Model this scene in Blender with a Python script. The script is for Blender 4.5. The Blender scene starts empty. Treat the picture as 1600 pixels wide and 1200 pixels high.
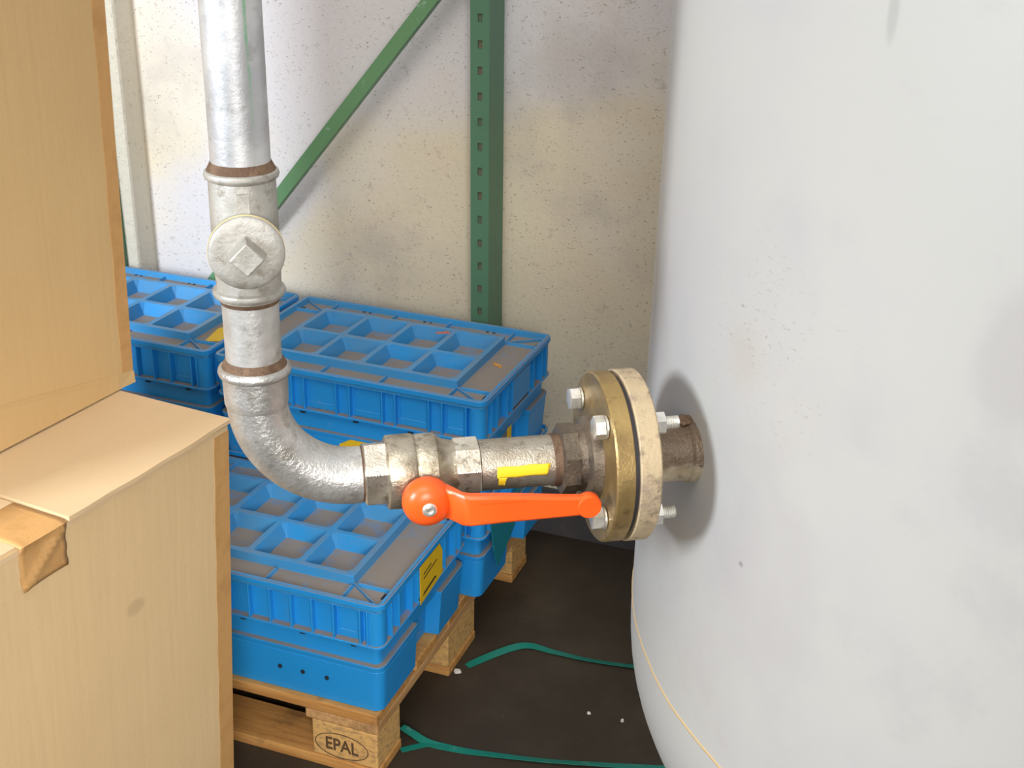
import bpy, bmesh, math, random
from mathutils import Vector, Matrix
random.seed(7)
C = bpy.context.scene
COL = C.collection
PI = math.pi
R_ = math.radians
# ------------------------------------------------------------------ camera
cam_d = bpy.data.cameras.new('camera'); cam = bpy.data.objects.new('camera', cam_d); COL.objects.link(cam)
cr = Vector((0.93841909, 0.34486551, 0.02091392)); cu = Vector((-0.15759532, 0.37339546, 0.91418792)); cf = Vector((-0.30746272, 0.86118733, -0.40475062))
M = Matrix((cr, cu, -cf)).transposed().to_4x4(); M.translation = Vector((0.8102656, -1.6006678, 1.5794117))
cam.matrix_world = M
cam_d.sensor_width = 36; cam_d.lens = 44.0535; cam_d.clip_start = 0.02
C.camera = cam
# ------------------------------------------------------------------ light
w = bpy.data.worlds.new('hall_light'); C.world = w; w.use_nodes = True
nt = w.node_tree; nt.nodes.clear()
wo = nt.nodes.new('ShaderNodeOutputWorld'); bg = nt.nodes.new('ShaderNodeBackground')
tc = nt.nodes.new('ShaderNodeTexCoord'); sp = nt.nodes.new('ShaderNodeSeparateXYZ'); rp = nt.nodes.new('ShaderNodeValToRGB')
nt.links.new(tc.outputs['Generated'], sp.inputs[0])
mr = nt.nodes.new('ShaderNodeMapRange'); mr.inputs[1].default_value = -1; mr.inputs[2].default_value = 1
nt.links.new(sp.outputs[2], mr.inputs[0]); nt.links.new(mr.outputs[0], rp.inputs[0]); nt.links.new(rp.outputs[0], bg.inputs[0]); nt.links.new(bg.outputs[0], wo.inputs[0])
e = rp.color_ramp.elements
e[0].position = 0.0; e[0].color = (.07, .055, .04, 1)
e[1].position = 1.0; e[1].color = (.80, .79, .79, 1)
x = e.new(.48); x.color = (.13, .10, .075, 1)
x = e.new(.62); x.color = (.50, .45, .39, 1)
bg.inputs[1].default_value = 0.62

def area(name, loc, target, size, size_y, power, color):
    l = bpy.data.lights.new(name, 'AREA'); l.shape = 'RECTANGLE'; l.size = size; l.size_y = size_y; l.energy = power; l.color = color
    o = bpy.data.objects.new(name, l); COL.objects.link(o); o.location = loc
    o.rotation_euler = (Vector(target) - Vector(loc)).to_track_quat('-Z', 'Y').to_euler()
    return o
area('window_daylight', (-1.45, -2.9, 2.05), (-.3, .7, .7), .55, .7, 102, (.86, .93, 1.0))
sl = area('box_fill', (1.5, -2.9, 1.7), (-.35, -.5, .45), .7, .8, 8, (1.0, .96, .90)); sl.data.spread = R_(60)  # added fill aimed at the lower box, no such window known
area('skylight', (.3, -2.2, 4.2), (.1, .4, .7), 2.2, 1.6, 50, (1.0, .95, .88))
C.view_settings.view_transform = 'Standard'; C.view_settings.look = 'None'
C.view_settings.exposure = 0.38; C.view_settings.gamma = 1; C.view_settings.use_curve_mapping = False

# ------------------------------------------------------------------ helpers
def tag(o, label=None, cat=None, group=None, kind=None):
    if label: o['label'] = label
    if cat: o['category'] = cat
    if group: o['group'] = group
    if kind: o['kind'] = kind
    return o
def empty(name, loc=(0, 0, 0), rz=0):
    o = bpy.data.objects.new(name, None); COL.objects.link(o); o.location = loc; o.rotation_euler = (0, 0, rz)
    o.empty_display_size = .05
    return o
def obj(name, bm, mat, parent=None, smooth=None, bevel=0, seg=2):
    bmesh.ops.recalc_face_normals(bm, faces=bm.faces[:])
    me = bpy.data.meshes.new(name); bm.to_mesh(me); bm.free()
    for m in (mat if isinstance(mat, (list, tuple)) else [mat]): me.materials.append(m)
    o = bpy.data.objects.new(name, me); COL.objects.link(o)
    if parent: o.parent = parent
    if smooth is not None:
        for p in me.polygons: p.use_smooth = True
        me.set_sharp_from_angle(angle=R_(smooth))
    if bevel:
        b = o.modifiers.new('bevel', 'BEVEL'); b.width = bevel; b.segments = seg; b.limit_method = 'ANGLE'; b.angle_limit = R_(40)
    return o
def bx(bm, x0, x1, y0, y1, z0, z1):
    v = [bm.verts.new(p) for p in ((x0, y0, z0), (x1, y0, z0), (x1, y1, z0), (x0, y1, z0), (x0, y0, z1), (x1, y0, z1), (x1, y1, z1), (x0, y1, z1))]
    for f in ((0, 3, 2, 1), (4, 5, 6, 7), (0, 1, 5, 4), (1, 2, 6, 5), (2, 3, 7, 6), (3, 0, 4, 7)): bm.faces.new([v[i] for i in f])
    return v
def prism(bm, pts, z0, z1, top=None):
    top = top or pts
    a = [bm.verts.new((x, y, z0)) for x, y in pts]; b = [bm.verts.new((x, y, z1)) for x, y in top]
    n = len(pts)
    bm.faces.new(a[::-1]); bm.faces.new(b)
    for i in range(n): bm.faces.new((a[i], a[(i + 1) % n], b[(i + 1) % n], b[i]))
def ring(bm, out, inn, z0, z1):
    n = len(out)
    L = [[bm.verts.new((x, y, z)) for x, y in pp] for pp, z in ((out, z0), (out, z1), (inn, z1), (inn, z0))]
    for k in range(4):
        A, B = L[k], L[(k + 1) % 4]
        for i in range(n): bm.faces.new((A[i], A[(i + 1) % n], B[(i + 1) % n], B[i]))
def rrect(x0, x1, y0, y1, r, n=5):
    P = []
    for cx, cy, a0 in ((x1 - r, y1 - r, 0), (x0 + r, y1 - r, 90), (x0 + r, y0 + r, 180), (x1 - r, y0 + r, 270)):
        for k in range(n + 1):
            a = R_(a0 + 90 * k / n); P.append((cx + r * math.cos(a), cy + r * math.sin(a)))
    return P
def frame(origin, axis, up=(0, 0, 1)):
    """matrix whose local X runs along axis, local Z is as near up as can be"""
    X = Vector(axis).normalized(); Z = Vector(up); Z = (Z - X * Z.dot(X)).normalized(); Y = Z.cross(X)
    m = Matrix((X, Y, Z)).transposed().to_4x4(); m.translation = Vector(origin); return m
def lathe(bm, prof, m, n=48, poly=None, cap=True, rot=0):
    """prof: list of (s along local X, radius)"""
    n = poly or n; L = []
    for s, r in prof:
        L.append([bm.verts.new(m @ Vector((s, r * math.cos(rot + 2 * PI * k / n), r * math.sin(rot + 2 * PI * k / n)))) for k in range(n)])
    for a, b in zip(L, L[1:]):
        for k in range(n): bm.faces.new((a[k], a[(k + 1) % n], b[(k + 1) % n], b[k]))
    if cap:
        bm.faces.new(L[0]); bm.faces.new(L[-1][::-1])
def tube_path(bm, pts, rads, n=40):
    L = []
    N = len(pts)
    up = None
    for i, (P, r) in enumerate(zip(pts, rads)):
        T = (pts[min(i + 1, N - 1)] - pts[max(i - 1, 0)]).normalized()
        if up is None: up = T.orthogonal().normalized()
        up = (up - T * up.dot(T)).normalized(); s = T.cross(up)
        L.append([bm.verts.new(P + (up * math.cos(2 * PI * k / n) + s * math.sin(2 * PI * k / n)) * r) for k in range(n)])
    for a, b in zip(L, L[1:]):
        for k in range(n): bm.faces.new((a[k], a[(k + 1) % n], b[(k + 1) % n], b[k]))
    bm.faces.new(L[0]); bm.faces.new(L[-1][::-1])
def xform(bm, m): bmesh.ops.transform(bm, matrix=m, verts=bm.verts[:])
def copy_tree(o, parent=None):
    c = o.copy(); COL.objects.link(c); c.parent = parent
    for ch in list(o.children): copy_tree(ch, c)
    return c

# ------------------------------------------------------------------ materials
class Mat:
    def __init__(s, name, base=(.5, .5, .5), rough=.5, metal=0, spec=.5):
        s.m = bpy.data.materials.new(name); s.m.use_nodes = True; s.t = s.m.node_tree; s.b = s.t.nodes['Principled BSDF']
        s.b.inputs['Base Color'].default_value = (*base, 1); s.b.inputs['Roughness'].default_value = rough
        s.b.inputs['Metallic'].default_value = metal; s.b.inputs['Specular IOR Level'].default_value = spec
        s.tc = s.n('ShaderNodeTexCoord'); s.col = None; s.base = base
    def n(s, t, **k):
        x = s.t.nodes.new(t)
        for a, v in k.items(): setattr(x, a, v)
        return x
    def l(s, a, b): s.t.links.new(a, b)
    def coord(s, scale=(1, 1, 1), rot=(0, 0, 0), loc=(0, 0, 0), kind='Object'):
        m = s.n('ShaderNodeMapping'); m.inputs['Scale'].default_value = scale; m.inputs['Rotation'].default_value = rot; m.inputs['Location'].default_value = loc
        s.l(s.tc.outputs[kind], m.inputs[0]); return m.outputs[0]
    def noise(s, scale, detail=4, rough=.55, vec=None, lo=None, hi=None, dist=0):
        x = s.n('ShaderNodeTexNoise'); x.inputs['Scale'].default_value = scale; x.inputs['Detail'].default_value = detail
        x.inputs['Roughness'].default_value = rough; x.inputs['Distortion'].default_value = dist
        s.l(vec or s.tc.outputs['Object'], x.inputs['Vector'])
        o = x.outputs[0]
        return s.step(o, lo, hi) if lo is not None else o
    def step(s, o, lo, hi):
        r = s.n('ShaderNodeMapRange', interpolation_type='SMOOTHSTEP'); r.inputs[1].default_value = lo; r.inputs[2].default_value = hi
        s.l(o, r.inputs[0]); return r.outputs[0]
    def math(s, op, a, b=None):
        x = s.n('ShaderNodeMath', operation=op)
        for i, v in enumerate((a, b)):
            if v is None: continue
            if isinstance(v, (int, float)): x.inputs[i].default_value = v
            else: s.l(v, x.inputs[i])
        return x.outputs[0]
    def mix(s, fac, color, amount=1):
        """lay a colour over what is there, where fac is 1"""
        x = s.n('ShaderNodeMix', data_type='RGBA')
        if amount != 1: fac = s.math('MULTIPLY', fac, amount)
        s.l(fac, x.inputs[0])
        if s.col is None: x.inputs[6].default_value = (*s.base, 1)
        else: s.l(s.col, x.inputs[6])
        x.inputs[7].default_value = (*color, 1)
        s.col = x.outputs[2]; s.l(s.col, s.b.inputs['Base Color']); return s
    def bump(s, fac, strength=.2, dist=.002):
        x = s.n('ShaderNodeBump'); x.inputs['Strength'].default_value = strength; x.inputs['Distance'].default_value = dist
        s.l(fac, x.inputs['Height']); s.l(x.outputs[0], s.b.inputs['Normal']); return s
    def to(s, fac, sock, a, b):
        r = s.n('ShaderNodeMapRange'); r.inputs[3].default_value = a; r.inputs[4].default_value = b
        s.l(fac, r.inputs[0]); s.l(r.outputs[0], s.b.inputs[sock]); return s
    def upfac(s, lo=.6, hi=.95):
        g = s.n('ShaderNodeNewGeometry'); sp = s.n('ShaderNodeSeparateXYZ'); s.l(g.outputs['True Normal'], sp.inputs[0]); return s.step(sp.outputs[2], lo, hi)
    def spot(s, center, radii, rot=0, soft=.5):
        """soft ellipsoid mask in object space"""
        v = s.n('ShaderNodeVectorMath', operation='SUBTRACT'); s.l(s.tc.outputs['Object'], v.inputs[0]); v.inputs[1].default_value = center
        d = s.n('ShaderNodeVectorMath', operation='DIVIDE'); s.l(v.outputs[0], d.inputs[0]); d.inputs[1].default_value = radii
        L = s.n('ShaderNodeVectorMath', operation='LENGTH'); s.l(d.outputs[0], L.inputs[0])
        nz = s.noise(9, 3); a = s.math('ADD', L.outputs['Value'], s.math('MULTIPLY', s.math('SUBTRACT', nz, .5), .7))
        return s.math('SUBTRACT', 1.0, s.step(a, soft, 1.0))

# wall: white painted rough concrete
m = Mat('painted_concrete', (.83, .77, .67), .85, 0, .2)
m.mix(m.noise(1.6, 3, .5, lo=.42, hi=.62), (.78, .68, .50), .7)  # beige blotches put the warmer light into the wall colour
m.mix(m.noise(1.3, 3, .5, m.coord(loc=(7.3, 1, 3.2)), .46, .60), (.74, .73, .79), .85)  # lilac blotches put the cooler light into the wall colour
m.mix(m.noise(2.6, 4, .6, m.coord(loc=(4, 2, 7)), .52, .70), (.52, .48, .45), .5)
m.mix(m.noise(150, 2, .5, m.coord((1, 1, 1.7)), .645, .725), (.14, .11, .09), .55)
m.mix(m.noise(34, 5, .7, m.coord(loc=(1, 5, 3)), .60, .72), (.33, .28, .24), .35)
m.bump(m.math('ADD', m.noise(60, 6, .65), m.math('MULTIPLY', m.noise(9, 3), .5)), .35, .004)
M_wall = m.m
m = Mat('dark_strip_tone', (.085, .078, .088), .7); m.mix(m.noise(9, 5, .7, None, .5, .7), (.14, .13, .13), .6); M_dark_strip = m.m
m = Mat('rough_pillar_concrete', (.80, .74, .62), .9, 0, .2)
m.mix(m.noise(60, 4, .6, m.coord((1, 1, .7)), .60, .72), (.30, .27, .22), .5)
m.bump(m.noise(40, 6, .7), .8, .008)
M_pillar = m.m
# floor
m = Mat('dark_concrete_floor', (.046, .034, .024), .62, 0, .35)
m.mix(m.noise(2.2, 5, .6, None, .42, .68), (.085, .067, .046), .8)
m.mix(m.noise(60, 3, .6, m.coord(loc=(3, 3, 0)), .68, .80), (.22, .19, .15), .4)
m.mix(m.noise(7, 6, .7, m.coord(loc=(9, 3, 0)), .55, .7), (.03, .022, .016), .6)
m.bump(m.noise(45, 5, .6), .3, .002)
M_floor = m.m
# metals
def metal(name, base, alt, dark, rough, met=.85, bump=.35, rs=30, sc=1.0, darkamt=.6, lo=.54, hi=.68):
    m = Mat(name, base, rough, met, .5)
    m.mix(m.noise(14 * sc, 4, .6, None, .40, .62), alt, .8)
    m.mix(m.noise(26 * sc, 6, .72, m.coord(loc=(3, 1, 2)), lo, hi), dark, darkamt)
    m.to(m.noise(22 * sc, 4), 'Roughness', rough - .12, rough + .22)
    m.bump(m.math('ADD', m.noise(130 * sc, 4, .6), m.math('MULTIPLY', m.noise(20, 3), .7)), bump, .0016)
    return m
M_galv = metal('galvanised_steel', (.55, .55, .54), (.43, .425, .41), (.28, .26, .23), .44, .58, .32, sc=1.4, darkamt=.65)
# green paint runs down the upper pipe
def galv_pipe():
    m = metal('galvanised_pipe_with_green_drips', (.62, .63, .64), (.46, .47, .50), (.34, .335, .31), .42, .62, .25, sc=1.3, darkamt=.6)
    sp = m.n('ShaderNodeSeparateXYZ'); m.l(m.tc.outputs['Object'], sp.inputs[0])
    nx = m.noise(6, 3, .6)
    a = m.math('ARCTAN2', sp.outputs[1], sp.outputs[0])
    d = m.math('ABSOLUTE', m.math('SUBTRACT', m.math('ADD', a, m.math('MULTIPLY', nx, .35)), -.36))
    f = m.math('SUBTRACT', 1.0, m.step(d, .02, .09))
    f2 = m.math('MULTIPLY', m.math('MULTIPLY', f, m.noise(26, 5, .7, m.coord((1, 1, .45)), .40, .60)), m.step(sp.outputs[2], 1.26, 1.40))
    m.mix(f2, (.20, .52, .30), .8)
    return m.m
M_galvpipe = galv_pipe()
M_elbow = metal('cast_galvanised_elbow', (.58, .58, .57), (.42, .415, .40), (.25, .22, .17), .36, .75, .75, sc=1.4, darkamt=.55).m
M_galv = M_galv.m
M_tee = metal('weathered_cast_tee', (.46, .45, .42), (.36, .345, .31), (.22, .19, .15), .50, .5, .4, sc=1.6, darkamt=.65).m
M_rust = metal('rusty_pipe_thread', (.12, .068, .042), (.20, .13, .08), (.045, .03, .025), .7, .3, .8, sc=3).m
M_valve = metal('tarnished_nickel_brass', (.52, .47, .38), (.31, .265, .185), (.12, .09, .05), .33, .85, .5, sc=2.3, darkamt=.6, lo=.50, hi=.70).m
M_valveb = metal('bright_nickel_hexagon', (.80, .76, .68), (.62, .56, .46), (.16, .12, .08), .26, .9, .35, sc=2.6, darkamt=.6, lo=.52, hi=.68).m
M_nipple = metal('dirty_bare_steel', (.50, .46, .39), (.38, .33, .26), (.14, .105, .07), .32, .85, .6, sc=2.6, darkamt=.6, lo=.50, hi=.72).m
M_flange = metal('brassy_coated_flange', (.44, .31, .125), (.31, .21, .09), (.08, .05, .03), .36, .75, .35, sc=1.3, darkamt=.55, lo=.52, hi=.70).m
M_hub = metal('greasy_dark_hub', (.20, .16, .12), (.11, .09, .07), (.035, .03, .027), .42, .7, .6, sc=1.8, darkamt=.6).m
M_flange2 = metal('worn_tan_flange', (.52, .41, .26), (.28, .21, .17), (.10, .075, .06), .6, .25, .6, sc=1.6, darkamt=.65, lo=.50, hi=.68).m
M_bolt = metal('zinc_plated_bolt', (.86, .86, .82), (.74, .73, .68), (.20, .18, .15), .30, .8, .2, sc=4, darkamt=.4).m
m = Mat('orange_plastic', (.86, .105, .012), .34, 0, .5); m.mix(m.noise(25, 4, .6, None, .6, .8), (.6, .06, .01), .4); m.bump(m.noise(200, 2), .08, .001); M_orange = m.m
m = Mat('scraped_orange', (.85, .55, .45), .5); M_scrape = m.m
m = Mat('yellow_marker_tape', (.86, .60, .02), .5); m.mix(m.noise(30, 3, .6, None, .6, .75), (.65, .42, .03), .5); M_ytape = m.m
m = Mat('black_rubber_gasket', (.035, .035, .045), .6); M_rubber = m.m
m = Mat('yellow_sealant', (.80, .62, .30), .6); M_seal = m.m
# crates
def crate_mat(name, base, dust, lid=False):
    m = Mat(name, base, .42, 0, .45)
    m.mix(m.noise(7, 4, .6, None, .45, .75), tuple(c * .86 for c in base), .5)
    up = m.upfac(.80, .97)
    nz = m.noise(13, 5, .7, m.coord(loc=(2, 7, 1)), .24, .50)
    g = m.math('MULTIPLY', up, nz)
    if lid:
        # dust lies thick on the sunken floors and thin on the ridges between them
        sp = m.n('ShaderNodeSeparateXYZ'); m.l(m.tc.outputs['Object'], sp.inputs[0])
        lowp = m.math('SUBTRACT', 1.0, m.step(sp.outputs[2], .2185, .2265))
        haze = m.noise(9, 4, .6, m.coord(loc=(5, 1, 5)), .2, .7)
        m.mix(haze, (.13, .28, .42), .50)  # pale haze of grazing sheen painted into the lid colour
        m.mix(m.math('MULTIPLY', up, m.noise(20, 5, .7, m.coord(loc=(8, 1, 5)), .35, .65)), (.20, .24, .29), .50)
        g = m.math('MULTIPLY', g, lowp)
    m.mix(g, (.30, .245, .195), dust)
    m.mix(m.noise(18, 5, .7, m.coord(loc=(5, 5, 5)), .62, .76), (.30, .33, .36), .25)
    m.to(g, 'Roughness', .40, .9)
    m.bump(m.noise(220, 2), .05, .001)
    return m.m
M_blue = crate_mat('blue_plastic', (.018, .315, .80), .95)
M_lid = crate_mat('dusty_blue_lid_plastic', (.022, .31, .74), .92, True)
M_hole = Mat('dark_slot', (.012, .02, .04), .8).m
m = Mat('yellow_paper_label', (.80, .52, .01), .6); m.mix(m.noise(40, 3, .6, None, .62, .75), (.45, .28, .02), .5); M_yel = m.m
M_white = Mat('white_paper', (.80, .80, .78), .7).m
M_ink = Mat('black_ink', (.03, .025, .02), .7).m
m = Mat('teal_foil_label', (.01, .22, .30), .4); M_teal = m.m
# wood
def wood(name, base, alt, along):
    m = Mat(name, base, .75, 0, .25)
    s = [22, 22, 22]; s[along] = 1.6
    m.mix(m.noise(3, 6, .65, m.coord(tuple(s), kind='Object'), .40, .64), alt, .85)
    m.mix(m.noise(9, 5, .7, m.coord(loc=(4, 4, 1)), .56, .70), (.16, .095, .05), .55)
    m.bump(m.noise(3, 5, .6, m.coord(tuple(q * 2.2 for q in s))), .4, .002)
    return m.m
M_woodx = wood('pallet_timber_lengthwise', (.64, .34, .11), (.46, .21, .06), 0)
M_woody = wood('pallet_timber_crosswise', (.64, .38, .17), (.46, .25, .10), 1)
m = Mat('pressed_chipwood_block', (.72, .44, .165), .85, 0, .2)
m.mix(m.noise(70, 4, .7, m.coord((1, 1, 2)), .48, .62), (.42, .26, .12), .8); m.bump(m.noise(90, 4, .7), .5, .002); M_block = m.m
# cardboard
def card(name, base, axis=2):
    m = Mat(name, base, .82, 0, .15)
    m.mix(m.noise(2.2, 3, .5, None, .38, .68), tuple(c * k for c, k in zip(base, (.90, .88, .84))), .8)
    s = [26, 26, 26]; s[axis] = .5
    m.mix(m.noise(1.0, 2, .5, m.coord(tuple(s)), .4, .65), tuple(c * .94 for c in base), .35)
    m.mix(m.noise(140, 3, .6, None, .55, .75), tuple(c * .84 for c in base), .35)
    m.mix(m.noise(7, 6, .8, m.coord(loc=(3, 8, 2)), .68, .74), tuple(min(1, c * 1.22) for c in base), .5)
    m.bump(m.math('ADD', m.noise(1, 2, .5, m.coord(tuple(q * 3 for q in s))), m.math('MULTIPLY', m.noise(4, 2), 3.5)), .16, .004)
    return m
m = card('cardboard_stained', (.60, .415, .205))
for c, r in (((-.02, -.30, .53), (.05, .018, .018)),): m.mix(m.spot(c, r), (.33, .22, .11), .5)
M_cardu = m.m
m = card('cardboard', (.68, .50, .28)); m.mix(m.spot((-.02, -.20, .60), (.05, .022, .016)), (.36, .25, .14), .35); M_card = m.m
M_cardtop = card('cardboard_flap', (.64, .475, .29), 1).m
m = Mat('brown_packing_tape', (.56, .32, .125), .38, 0, .5); m.mix(m.noise(30, 4, .6, None, .45, .7), (.46, .25, .09), .6); m.bump(m.noise(18, 4, .7), .5, .004); M_tape = m.m
# green rack
m = Mat('green_rack_paint', (.10, .23, .145), .5, 0, .4)
m.mix(m.noise(12, 4, .6, None, .5, .7), (.10, .20, .13), .6); m.mix(m.noise(45, 5, .75, m.coord(loc=(1, 2, 8)), .64, .72), (.25, .17, .11), .7); m.bump(m.noise(70, 4), .15, .001); M_green = m.m
m = Mat('slot_shade_tone', (.16, .14, .09), .8); m.mix(m.noise(20, 4, .6, None, .45, .6), (.10, .16, .11), .8); M_slot_shade = m.m
m = Mat('light_green_rack_paint', (.15, .32, .16), .45, 0, .4)
m.mix(m.noise(16, 5, .7, m.coord(loc=(2, 2, 2)), .60, .68), (.34, .50, .42), .7); m.mix(m.noise(30, 5, .75, None, .66, .72), (.14, .10, .07), .8); M_brace = m.m
m = Mat('green_strapping', (.01, .22, .17), .35, 0, .5); m.mix(m.noise(35, 4, .6, None, .6, .72), (.12, .32, .28), .5); M_strap = m.m
# tank paint
m = Mat('grey_white_tank_paint', (.455, .45, .43), .42, 0, .4)
m.mix(m.noise(2.4, 4, .55, None, .45, .70), (.43, .42, .435), .7)
m.mix(m.noise(5, 6, .7, m.coord(loc=(2, 6, 1)), .54, .72), (.39, .37, .37), .4)
m.mix(m.noise(2.6, 5, .6, m.coord(loc=(6, 6, 4)), .52, .70), (.38, .365, .39), .4)
def tk(a, z): return (.748 * math.cos(R_(a)), .748 * math.sin(R_(a)), z)
m.mix(m.spot(tk(-112.3, 1.165), (.055, .05, .085), soft=.45), (.39, .37, .365), .6)
m.mix(m.spot(tk(-125.3, 1.44), (.008, .008, .035), soft=.35), (.36, .36, .34), .8)
m.mix(m.spot(tk(-136.5, 1.06), (.05, .05, .06), soft=.1), (.40, .36, .31), .35)
m.mix(m.spot(tk(-134, .82), (.006, .006, .005), soft=.3), (.25, .24, .26), .9)
# scuffs: fine dark scratches running diagonally round the nozzle
sc = m.noise(9, 5, .7, m.coord((9, 9, 26), rot=(0, R_(35), R_(20)), loc=(3, 2, 1)), .59, .68)
m.mix(m.math('MULTIPLY', sc, m.spot(tk(-134, 1.10), (.17, .17, .16), soft=.1)), (.27, .23, .20), .8)
m.bump(m.noise(4, 3), .06, .01)
M_tank = m.m
M_weld = Mat('ochre_seam_sealant', (.52, .36, .16), .6).m
m = metal('grimy_nozzle_steel', (.62, .55, .42), (.45, .36, .24), (.12, .085, .06), .40, .6, .8, sc=2.2, darkamt=.85); sp = m.n('ShaderNodeSeparateXYZ'); m.l(m.tc.outputs['Object'], sp.inputs[0])
zn = m.math('ADD', sp.outputs[2], m.math('MULTIPLY', m.noise(28, 5, .7), .05))
m.mix(m.step(zn, .912, .934), (.09, .055, .035), .85); m.mix(m.math('SUBTRACT', 1.0, m.step(zn, .902, .914)), (.66, .58, .44), .7); M_nozzle = m.m

# ------------------------------------------------------------------ setting
bm = bmesh.new(); bx(bm, -2.6, 3.0, -4.0, 1.2, -.1, 0)
tag(obj('floor', bm, M_floor), 'dark brown worn concrete floor', 'floor', kind='structure')
WY = .95
bm = bmesh.new(); bx(bm, -2.6, 3.0, WY, WY + .2, 0, 3.4)
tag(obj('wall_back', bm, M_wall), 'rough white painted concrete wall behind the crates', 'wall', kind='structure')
bm = bmesh.new(); bx(bm, -1.066, 3.0, WY - .008, WY, 0, .125)  # dark strip laid over the lowest part of the wall
tag(obj('dark_strip_back', bm, M_dark_strip, bevel=.002), 'dark strip along the foot of the back wall', 'baseboard', kind='structure')
bm = bmesh.new(); bx(bm, -1.42, -1.067, .876, WY + .01, 0, 3.4)
tag(obj('trim_1', bm, M_pillar, bevel=.008), 'pale rough concrete pilaster standing on the back wall at the left', 'pilaster', kind='structure')

# ------------------------------------------------------------------ green pallet rack
rack = tag(empty('pallet_rack', (-.14, .89, 0)), 'green slotted steel rack frame with a diagonal brace against the back wall', 'rack')
def upright(x0, name='upright_post'):
    bm = bmesh.new(); wd = .042; y0 = .845; y1 = .932; t = .003
    H = 2.6; pitch = .0529; z0 = .593 - 11 * pitch
    sx0, sx1 = .0165, .0265
    bx(bm, 0, sx0, y0, y0 + t, 0, H); bx(bm, sx1, wd, y0, y0 + t, 0, H)
    z = z0 - .01; prev = 0
    k = 0
    while z0 + k * pitch < H - .03:
        zc = z0 + k * pitch
        bx(bm, sx0, sx1, y0, y0 + t, prev, zc - .0085); prev = zc + .0085; k += 1
    bx(bm, sx0, sx1, y0, y0 + t, prev, H)
    bx(bm, wd - t, wd, y0 + t, y1, 0, H); bx(bm, 0, t, y0 + t, y0 + .03, 0, H)
    bx(bm, t, wd - t, y1 - t, y1, 0, H); bx(bm, 0, t, y0 + .03, y1, 0, H)
    bx(bm, -.01, wd + .01, y0 - .0, y1 + .01, 0, .006)
    xform(bm, Matrix.Translation((x0 + .005, 0, 0)) @ Matrix.Rotation(-.010, 4, 'Y'))
    xform(bm, Matrix.Translation((.14, -.89, 0)))
    o = obj(name, bm, M_green, rack)
    bm = bmesh.new(); bx(bm, .012, .031, y0 + .005, y0 + .007, .1, H - .05)  # added plate, coloured like the dim inside of the slots
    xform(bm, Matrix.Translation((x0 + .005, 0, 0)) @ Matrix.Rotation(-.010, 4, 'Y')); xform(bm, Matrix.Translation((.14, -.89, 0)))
    obj('slot_shade_backing', bm, M_slot_shade, o); return o
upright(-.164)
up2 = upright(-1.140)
bm = bmesh.new()
a = Vector((-.661, .885, .791)); b = Vector((-.278, .885, 1.251)); dr = (b - a).normalized()
p0 = a + dr * ((-1.10 - a.x) / dr.x); p1 = a + dr * ((-.15 - a.x) / dr.x)
fm = frame(p0, dr, (0, -1, 0)); L = (p1 - p0).length
hw = .0145
bx(bm, 0, L, -hw, hw, -.002, .002); bx(bm, 0, L, hw - .002, hw, -.022, 0); bx(bm, 0, L, -hw, -hw + .002, -.022, 0)
xform(bm, fm); xform(bm, Matrix.Translation((.14, -.89, 0)))
tag(obj('diagonal_brace', bm, M_brace, rack), 'lighter green diagonal brace with scratched paint')

# ------------------------------------------------------------------ pallet
pal = tag(empty('wooden_pallet', (-.6, .4, 0)), 'wooden euro pallet with oval stamp carrying the blue crates', 'pallet')
def pbox(name, x0, x1, y0, y1, z0, z1, mat, par=None, bev=.003):
    bm = bmesh.new(); bx(bm, x0 + .6, x1 + .6, y0 - .4, y1 - .4, z0, z1); return obj(name, bm, mat, par or pal, bevel=bev)
for y0, y1 in ((0, .145), (.17, .27), (.3275, .4725), (.53, .63), (.655, .8)): pbox('deck_board', -1.2, 0, y0, y1, .122, .144, M_woodx)
for x0, x1 in ((-.145, 0), (-.6725, -.5275), (-1.2, -1.055)): pbox('stringer_board', x0, x1 + .0, 0.002, .798, .100, .1215, M_woody)
blocks = []
for x0, x1 in ((-.145, -.002), (-.6725, -.5275), (-1.198, -1.055)):
    for y0, y1 in ((.003, .10), (.3275, .4725), (.70, .797)):
        blocks.append(pbox('block', x0 + (.012 if x0 > -.2 else 0), x1, y0, y1, .022, .0995, M_block))
for y0, y1 in ((0, .10), (.3275, .4725), (.70, .8)): pbox('bottom_board', -1.2, 0, y0, y1, 0, .0215, M_woodx)
# burned EPAL stamp on the near corner block
def text_bm(s, size, font_ext=.0003):
    cu_ = bpy.data.curves.new('stamp_text', 'FONT'); cu_.body = s; cu_.size = size; cu_.extrude = font_ext; cu_.offset = .0007; cu_.align_x = 'CENTER'; cu_.align_y = 'CENTER'
    o = bpy.data.objects.new('stamp_text', cu_); COL.objects.link(o)
    dg = bpy.context.evaluated_depsgraph_get(); me = bpy.data.meshes.new_from_object(o.evaluated_get(dg))
    bm = bmesh.new(); bm.from_mesh(me); bpy.data.objects.remove(o); bpy.data.curves.remove(cu_); bpy.data.meshes.remove(me)
    return bm
bm = text_bm('EPAL', .036)
xform(bm, Matrix.Diagonal((.86, 1.05, 1, 1)))
n = 48; ro = [(.054 * math.cos(2 * PI * k / n), .0275 * math.sin(2 * PI * k / n)) for k in range(n)]; ri = [(.0522 * math.cos(2 * PI * k / n), .0257 * math.sin(2 * PI * k / n)) for k in range(n)]
ring(bm, ro, ri, -.0003, .0003)
xform(bm, Matrix.Translation((-.074 + .6, .0028 - .4, .053)) @ Matrix.Rotation(R_(90), 4, 'X'))
M_burn = Mat('burned_stamp', (.11, .06, .03), .9).m
obj('stamp', bm, M_burn, blocks[0])

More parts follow.
